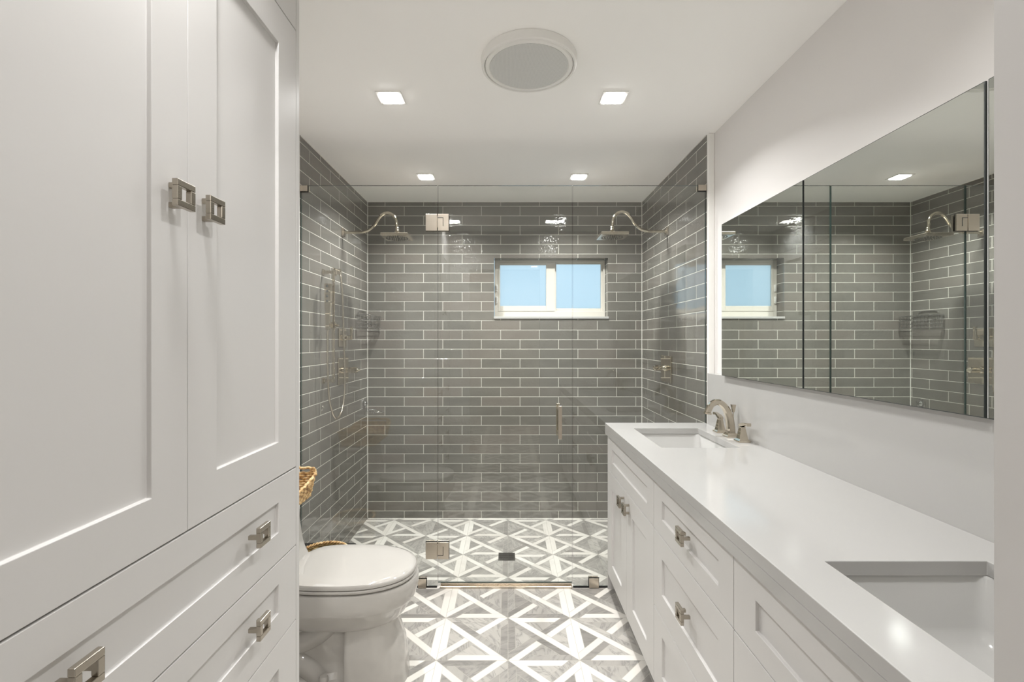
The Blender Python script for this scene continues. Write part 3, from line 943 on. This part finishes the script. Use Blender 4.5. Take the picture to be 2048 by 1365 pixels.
bm = bmesh.new(); tube(bm, hp, [0.0062+0.0007*(i % 2) for i in range(len(hp))], 10)
obj('hose', bm, M['brushed'], hs, smooth=True)

# valves
def plate_valve(name, xw, sign, y0, y1, z0, z1, label, kind):
    yc, zc = (y0+y1)/2, (z0+z1)/2
    t = empty(name, (xw, yc, zc), label, 'valve')
    x0, x1 = sorted((xw, xw+sign*0.011))
    obj('plate', boxes((x0, x1, y0, y1, z0, z1)), M['nickel'], t, bevel=0.003, segs=2)
    return t, yc, zc
t, yc, zc = plate_valve('diverter_valve', XL, 1, 3.155, 3.285, 1.318, 1.445, 'small square shower valve with lever, upper left wall', 0)
bm = bmesh.new(); lathe(bm, [(0.024, 0), (0.022, 0.018), (0.015, 0.03), (0.017, 0.045), (0.015, 0.060)], (XL+0.011, yc, zc), axis='x', seg=24)
obj('hub', bm, M['nickel'], t, smooth=True, auto=40)
obj('lever', boxes((XL+0.060, XL+0.076, yc-0.009, yc+0.009, zc-0.012, zc+0.075)), M['nickel'], t, bevel=0.003)
t, yc, zc = plate_valve('thermostatic_valve', XL, 1, 3.14, 3.33, 1.062, 1.245, 'large square shower valve with round knob below the small valve', 0)
bm = bmesh.new(); lathe(bm, [(0.026, 0), (0.026, 0.014), (0.019, 0.018), (0.019, 0.050), (0.022, 0.052), (0.022, 0.088), (0.016, 0.092), (0.007, 0.104), (0.003, 0.112)], (XL+0.011, yc, zc+0.004), axis='x', seg=24)
obj('knob', bm, M['nickel'], t, smooth=True, auto=40)
t, yc, zc = plate_valve('shower_valve', XR, -1, 3.110, 3.315, 1.075, 1.258, 'square shower valve with lever handle on the right tiled wall', 0)
bm = bmesh.new(); lathe(bm, [(0.024, 0), (0.022, -0.012), (0.016, -0.020), (0.016, -0.044), (0.020, -0.050), (0.020, -0.074), (0.012, -0.082)], (XR-0.011, yc, zc+0.008), axis='x', seg=24)
obj('hub', bm, M['nickel'], t, smooth=True, auto=40)
bm = bmesh.new(); tube(bm, [(XR-0.070, yc, zc+0.008), (XR-0.070, yc-0.02, zc+0.008), (XR-0.070, yc-0.075, zc+0.014)], [0.011, 0.009, 0.011], section=[(-1, -1), (1, -1), (1, 1), (-1, 1)])
obj('lever', bm, M['nickel'], t, bevel=0.002)

# ------------------------------------------------------------------ wire caddy and soap dish
wc = empty('wire_shower_caddy', (XL+0.06, 3.65, 1.45), 'chrome wire basket caddy in the left shower corner', 'shower caddy')
bm = bmesh.new()
cx0, cx1, cy0, cy1 = XL+0.006, XL+0.118, 3.505, 3.800
def rect(x0, x1, y0, y1, z, r=0.02, n=5):
    out = []
    for ccx, ccy, a0 in ((x1-r, y1-r, 0), (x0+r, y1-r, 90), (x0+r, y0+r, 180), (x1-r, y0+r, 270)):
        for k in range(n+1):
            a = math.radians(a0+90*k/n)
            out.append(Vector((ccx+r*math.cos(a), ccy+r*math.sin(a), z)))
    return out
for z, rad in ((1.555, 0.003), (1.520, 0.0022), (1.490, 0.0022), (1.460, 0.003)):
    closed_tube(bm, rect(cx0, cx1, cy0, cy1, z), rad, 8)
obj('rail', bm, M['chrome'], wc, smooth=True)
bm = bmesh.new()
k = 0
for i in range(9):
    y = cy0+0.02+i*(cy1-cy0-0.04)/8
    tube(bm, [(cx1, y, 1.555), (cx1, y, 1.460), (cx0, y, 1.460), (cx0, y, 1.555)], 0.0016, 6)
for x in (cx0+0.03, cx0+0.06, cx0+0.09):
    tube(bm, [(x, cy0, 1.555), (x, cy0, 1.460), (x, cy1, 1.460), (x, cy1, 1.555)], 0.0016, 6)
obj('wire', bm, M['chrome'], wc)
bm = bmesh.new()
tube(bm, bez([(cx0, 3.56, 1.555), (cx0, 3.57, 1.585), (cx0, 3.65, 1.592), (cx0, 3.73, 1.585), (cx0, 3.74, 1.555)], 6), 0.003, 8)
obj('hanger', bm, M['chrome'], wc, smooth=True)

sd = empty('soap_dish', (XL, 3.72, 0.85), 'chrome suction soap dish low in the left shower corner', 'soap dish')
bm = bmesh.new(); lathe(bm, [(0.040, 0), (0.040, 0.006), (0.030, 0.012), (0.024, 0.012), (0.020, 0.020), (0.012, 0.026)], (XL, 3.715, 0.862), axis='x', seg=28)
obj('suction_cup', bm, M['chrome'], sd, smooth=True, auto=35)
bm = bmesh.new()
tube(bm, bez([(XL+0.020, 3.715, 0.850), (XL+0.028, 3.710, 0.820), (XL+0.030, 3.70, 0.800)], 5), 0.003, 8)
ring = [Vector((XL+0.095+0.072*math.cos(a), 3.70+0.045*math.sin(a), 0.805-0.01*math.cos(a))) for a in [2*PI*i/28 for i in range(28)]]
closed_tube(bm, ring, 0.0025, 8)
for i in range(-3, 4):
    xx = XL+0.095+i*0.018
    h = 0.045*math.sqrt(max(0.05, 1-(i*0.018/0.072)**2))
    tube(bm, bez([(xx, 3.70-h, 0.806), (xx, 3.70-h*0.7, 0.790), (xx, 3.70+h*0.7, 0.790), (xx, 3.70+h, 0.806)], 4), 0.0015, 6)
obj('dish', bm, M['chrome'], sd, smooth=True)

# floor drain
fd = empty('floor_drain', (-0.008, 3.14, SH), 'square dark bronze drain grate in the shower floor', 'drain')
bm = boxes((-0.064, 0.047, 3.086, 3.092, SH, SH+0.003), (-0.064, 0.047, 3.189, 3.195, SH, SH+0.003), (-0.064, -0.058, 3.092, 3.189, SH, SH+0.003), (0.041, 0.047, 3.092, 3.189, SH, SH+0.003))
obj('rim', bm, M['darkmetal'], fd)
obj('pan', boxes((-0.058, 0.041, 3.092, 3.189, SH, SH+0.0008)), M['black'], fd)
bm = bmesh.new()
for i in range(9):
    x = -0.058+0.0035+i*0.0108
    box(bm, x, x+0.0060, 3.092, 3.189, SH+0.0008, SH+0.0028)
for y in (3.123, 3.154):
    box(bm, -0.058, 0.041, y, y+0.004, SH+0.0008, SH+0.0030)
obj('grate', bm, M['darkmetal'], fd)

# ------------------------------------------------------------------ toilet
TY = 1.915
to = empty('toilet', (-0.75, TY, 0), 'white one-piece elongated toilet with closed lid', 'toilet')
def egg(xb, xf, hw, z, n=48, back=0.62, yoff=0.0, p=2.25):
    """closed outline: round nose at xf, squarer back at xb"""
    xm = xb+(xf-xb)*0.46
    out = []
    for i in range(n):
        a = 2*PI*i/n
        ca, sa = math.cos(a), math.sin(a)
        if ca >= 0:
            x = xm+(xf-xm)*abs(ca)**(2/p)
            y = hw*math.copysign(abs(sa)**(2/p), sa)
        else:
            q = 2+back*3
            x = xm-(xm-xb)*abs(ca)**(2/q)
            y = hw*math.copysign(abs(sa)**(2/q), sa)
        out.append((x, TY+yoff+y, z))
    return out
def body(profile, **kw):
    bm = bmesh.new()
    loft(bm, [egg(*p, **kw) for p in profile])
    return bm
# bowl: rim band, then the underside drawing in to the pedestal
bm = bmesh.new()
bowl = [(-0.90, -0.395, 0.165, 0.412), (-0.90, -0.372, 0.183, 0.408), (-0.90, -0.368, 0.186, 0.400), (-0.90, -0.370, 0.186, 0.360), (-0.90, -0.376, 0.183, 0.335),
        (-0.90, -0.386, 0.176, 0.322), (-0.895, -0.400, 0.165, 0.300), (-0.88, -0.418, 0.148, 0.272), (-0.86, -0.440, 0.126, 0.246), (-0.83, -0.47, 0.10, 0.228), (-0.78, -0.52, 0.07, 0.222)]
loft(bm, [egg(*p) for p in bowl])
# front pedestal (skirt)
ped = [(-0.640, -0.440, 0.105, 0.300), (-0.640, -0.447, 0.108, 0.225), (-0.640, -0.436, 0.116, 0.185), (-0.640, -0.420, 0.123, 0.135), (-0.640, -0.411, 0.127, 0.080), (-0.640, -0.407, 0.129, 0.030), (-0.640, -0.405, 0.130, 0.0)]
loft(bm, [egg(*p, back=2.0) for p in ped])
# recessed rear base with foot flange
rear = [(-1.06, -0.60, 0.085, 0.330), (-1.06, -0.60, 0.080, 0.24), (-1.06, -0.60, 0.078, 0.10), (-1.05, -0.60, 0.082, 0.050), (-1.05, -0.60, 0.104, 0.034), (-1.05, -0.60, 0.108, 0.0)]
loft(bm, [egg(*p, back=2.0) for p in rear])
# shelf-like neck between bowl and tank
neck = [(-1.12, -0.84, 0.150, 0.250), (-1.125, -0.83, 0.185, 0.300), (-1.13, -0.82, 0.190, 0.36), (-1.13, -0.83, 0.190, 0.40), (-1.13, -0.862, 0.19, 0.425)]
loft(bm, [egg(*p, back=2.0) for p in neck])
# trapway relief on both sides
for q in (-1, 1):
    pts = bez([(-0.70, TY+q*0.055, 0.25), (-0.76, TY+q*0.060, 0.20), (-0.84, TY+q*0.062, 0.17), (-0.93, TY+q*0.060, 0.20), (-1.00, TY+q*0.055, 0.24)], 6)
    tube(bm, pts, 0.045, 14)
    pts = bez([(-0.99, TY+q*0.055, 0.20), (-0.93, TY+q*0.062, 0.115), (-0.84, TY+q*0.064, 0.105), (-0.77, TY+q*0.060, 0.06), (-0.74, TY+q*0.055, 0.0)], 6)
    tube(bm, pts, 0.045, 14)
obj('bowl', bm, M['china'], to, smooth=True, auto=38)
# tank, its front flowing forward into the bowl
bm = bmesh.new()
def tankring(xf, hw, z, r=0.035, xb=XL+0.012, n=6):
    out = []
    for cx, cy, a0 in ((xf-r, TY+hw-r, 0), (xb+0.01, TY+hw-0.01, 90), (xb+0.01, TY-hw+0.01, 180), (xf-r, TY-hw+r, 270)):
        rr_ = r if cx > -1 else 0.01
        for k in range(n+1):
            a = math.radians(a0+90*k/n)
            out.append((cx+rr_*math.cos(a), cy+rr_*math.sin(a), z))
    return out
prof = [(-0.870, 0.180, 0.404), (-0.884, 0.184, 0.425), (-0.900, 0.190, 0.450), (-0.912, 0.196, 0.480), (-0.922, 0.202, 0.520), (-0.930, 0.206, 0.57), (-0.936, 0.210, 0.638)]
loft(bm, [tankring(xf, hw, z) for xf, hw, z in prof])
obj('tank', bm, M['china'], to, smooth=True, auto=50)
bm = bmesh.new(); loft(bm, [tankring(-0.932, 0.214, 0.639), tankring(-0.928, 0.217, 0.643), tankring(-0.928, 0.217, 0.655), tankring(-0.933, 0.213, 0.660)])
obj('tank_lid', bm, M['china'], to, smooth=True, auto=40)
# seat and lid
bm = bmesh.new(); loft(bm, [egg(*p) for p in ((-0.865, -0.385, 0.174, 0.4145), (-0.868, -0.378, 0.181, 0.417), (-0.868, -0.376, 0.183, 0.424), (-0.866, -0.380, 0.180, 0.4285))])
obj('seat', bm, M['china'], to, smooth=True, auto=45)
bm = bmesh.new(); loft(bm, [egg(*p) for p in ((-0.866, -0.383, 0.176, 0.4305), (-0.868, -0.376, 0.183, 0.433), (-0.868, -0.375, 0.184, 0.441), (-0.864, -0.381, 0.180, 0.449), (-0.85, -0.400, 0.165, 0.4535), (-0.82, -0.45, 0.12, 0.4555))])
obj('lid', bm, M['china'], to, smooth=True, auto=45)
for q in (-1, 1):
    bm = bmesh.new()
    lathe(bm, [(0.017, 0), (0.017, 0.020), (0.014, 0.026), (0.006, 0.028)], (-0.715, TY+q*0.099-0.0, 0.034), seg=20)
    obj('bolt_cap', bm, M['china'], to, smooth=True, auto=40)
bm = bmesh.new()
lathe(bm, [(0.018, 0), (0.018, 0.004), (0.012, 0.006)], (-1.02, TY-0.12, 0.660), seg=20)
obj('flush_button', bm, M['chrome'], to, smooth=True, auto=40)

# ------------------------------------------------------------------ woven baskets
bk = empty('woven_basket', (-0.97, 1.915, 0.663), 'woven tan basket with handles sitting on the toilet tank', 'basket')
bm = bmesh.new()
X0, X1, YB0, YB1, ZB = -1.105, -0.872, 1.735, 2.100, 0.667
def rim_z(x, y):
    """height of the rim: high at the two ends, dipping in the middle of the long sides"""
    f = abs(y-TY)/((YB1-YB0)/2)
    return 0.058+0.030*min(1, f)**1.3
# rope coils stacked as rows, wobbling like plaited strands
rows = 9
NN = 132
for r_ in range(rows):
    f = r_/(rows-1)
    pts = []
    grow = 0.016*f
    base = rect(X0-grow+0.006, X1+grow-0.006, YB0-grow, YB1+grow, 0, 0.03, 6)
    L_ = []
    m_ = len(base)
    per = [0]
    for i in range(m_): per.append(per[-1]+(base[(i+1) % m_]-base[i]).length)
    for k in range(NN):
        s_ = per[-1]*k/NN
        i = max(j for j in range(m_) if per[j] <= s_)
        a = (s_-per[i])/max(1e-9, per[i+1]-per[i])
        P_ = base[i].lerp(base[(i+1) % m_], a)
        z = ZB+0.007+f*rim_z(P_.x, P_.y)
        ph = k*PI/2+(r_ % 2)*PI
        c_ = Vector((( X0+X1)/2, TY, 0))
        out = (P_-c_).normalized()
        P_ = P_+out*0.0022*math.sin(ph)
        pts.append(Vector((P_.x, P_.y, z+0.0012*math.cos(ph*1.3+r_))))
    closed_tube(bm, pts, 0.0058 if r_ < rows-1 else 0.0066, 6)
loft(bm, [rect(X0+0.008, X1-0.008, YB0+0.006, YB1-0.006, ZB, 0.03), rect(X0+0.008, X1-0.008, YB0+0.006, YB1-0.006, ZB+0.006, 0.03)])
obj('basket_body', bm, M['wicker'], bk, smooth=True)
for yy, q in ((YB1+0.016, 1), (YB0-0.016, -1)):
    bm = bmesh.new()
    z0 = ZB+0.088
    pts = bez([(X0+0.02, yy, z0), (X0+0.02, yy, z0+0.022), (X0+0.04, yy, z0+0.030), (X1-0.03, yy, z0+0.030), (X1-0.002, yy, z0+0.022), (X1+0.004, yy, z0-0.004)], 12)
    pts = [p_+Vector((0, 0.0016*math.sin(i*1.4), 0.0016*math.cos(i*1.4))) for i, p_ in enumerate(pts)]
    tube(bm, pts, 0.006, 8)
    for j in range(4):
        tube(bm, [(X1-0.020+0.006*j, yy, z0-0.01), (X1-0.018+0.006*j, yy, z0+0.027)], 0.0045, 6)
    obj('handle', bm, M['wicker'], bk, smooth=True)

wb = empty('wicker_wastebasket', (-0.925, 2.34, 0), 'round brown wicker basket on the floor behind the toilet', 'basket')
bm = bmesh.new()
cxb, cyb = -0.925, 2.345
R0, R1, HB = 0.095, 0.118, 0.283
for r_ in range(28):
    f = r_/27
    R = R0+(R1-R0)*f
    pts = []
    for k in range(64):
        a = 2*PI*k/64
        w_ = 0.0022*math.sin(k*PI/2+(r_ % 2)*PI)
        pts.append(Vector((cxb+(R+w_)*math.cos(a), cyb+(R+w_)*math.sin(a), 0.006+f*HB)))
    closed_tube(bm, pts, 0.0060, 6)
lathe(bm, [(R0-0.002, 0.001), (R0-0.002, 0.008)], (cxb, cyb, 0), seg=32)
obj('basket_body', bm, M['wicker_dark'], wb, smooth=True)
bm = bmesh.new()
for ph in (0, PI):
    pts = []
    for k in range(220):
        a = 2*PI*k/220
        pts.append(Vector((cxb+(R1+0.004*math.cos(22*a+ph))*math.cos(a), cyb+(R1+0.004*math.cos(22*a+ph))*math.sin(a), 0.300+0.004*math.sin(22*a+ph))))
    closed_tube(bm, pts, 0.0045, 6)
obj('rim', bm, M['wicker'], wb, smooth=True)
blk = obj('black_storage_box', boxes((XL+0.012, -0.825, 2.485, 2.545, 0.0, 0.262)), M['black'], bevel=0.004)
tag(blk, 'slim black box standing behind the round wicker basket', 'box')
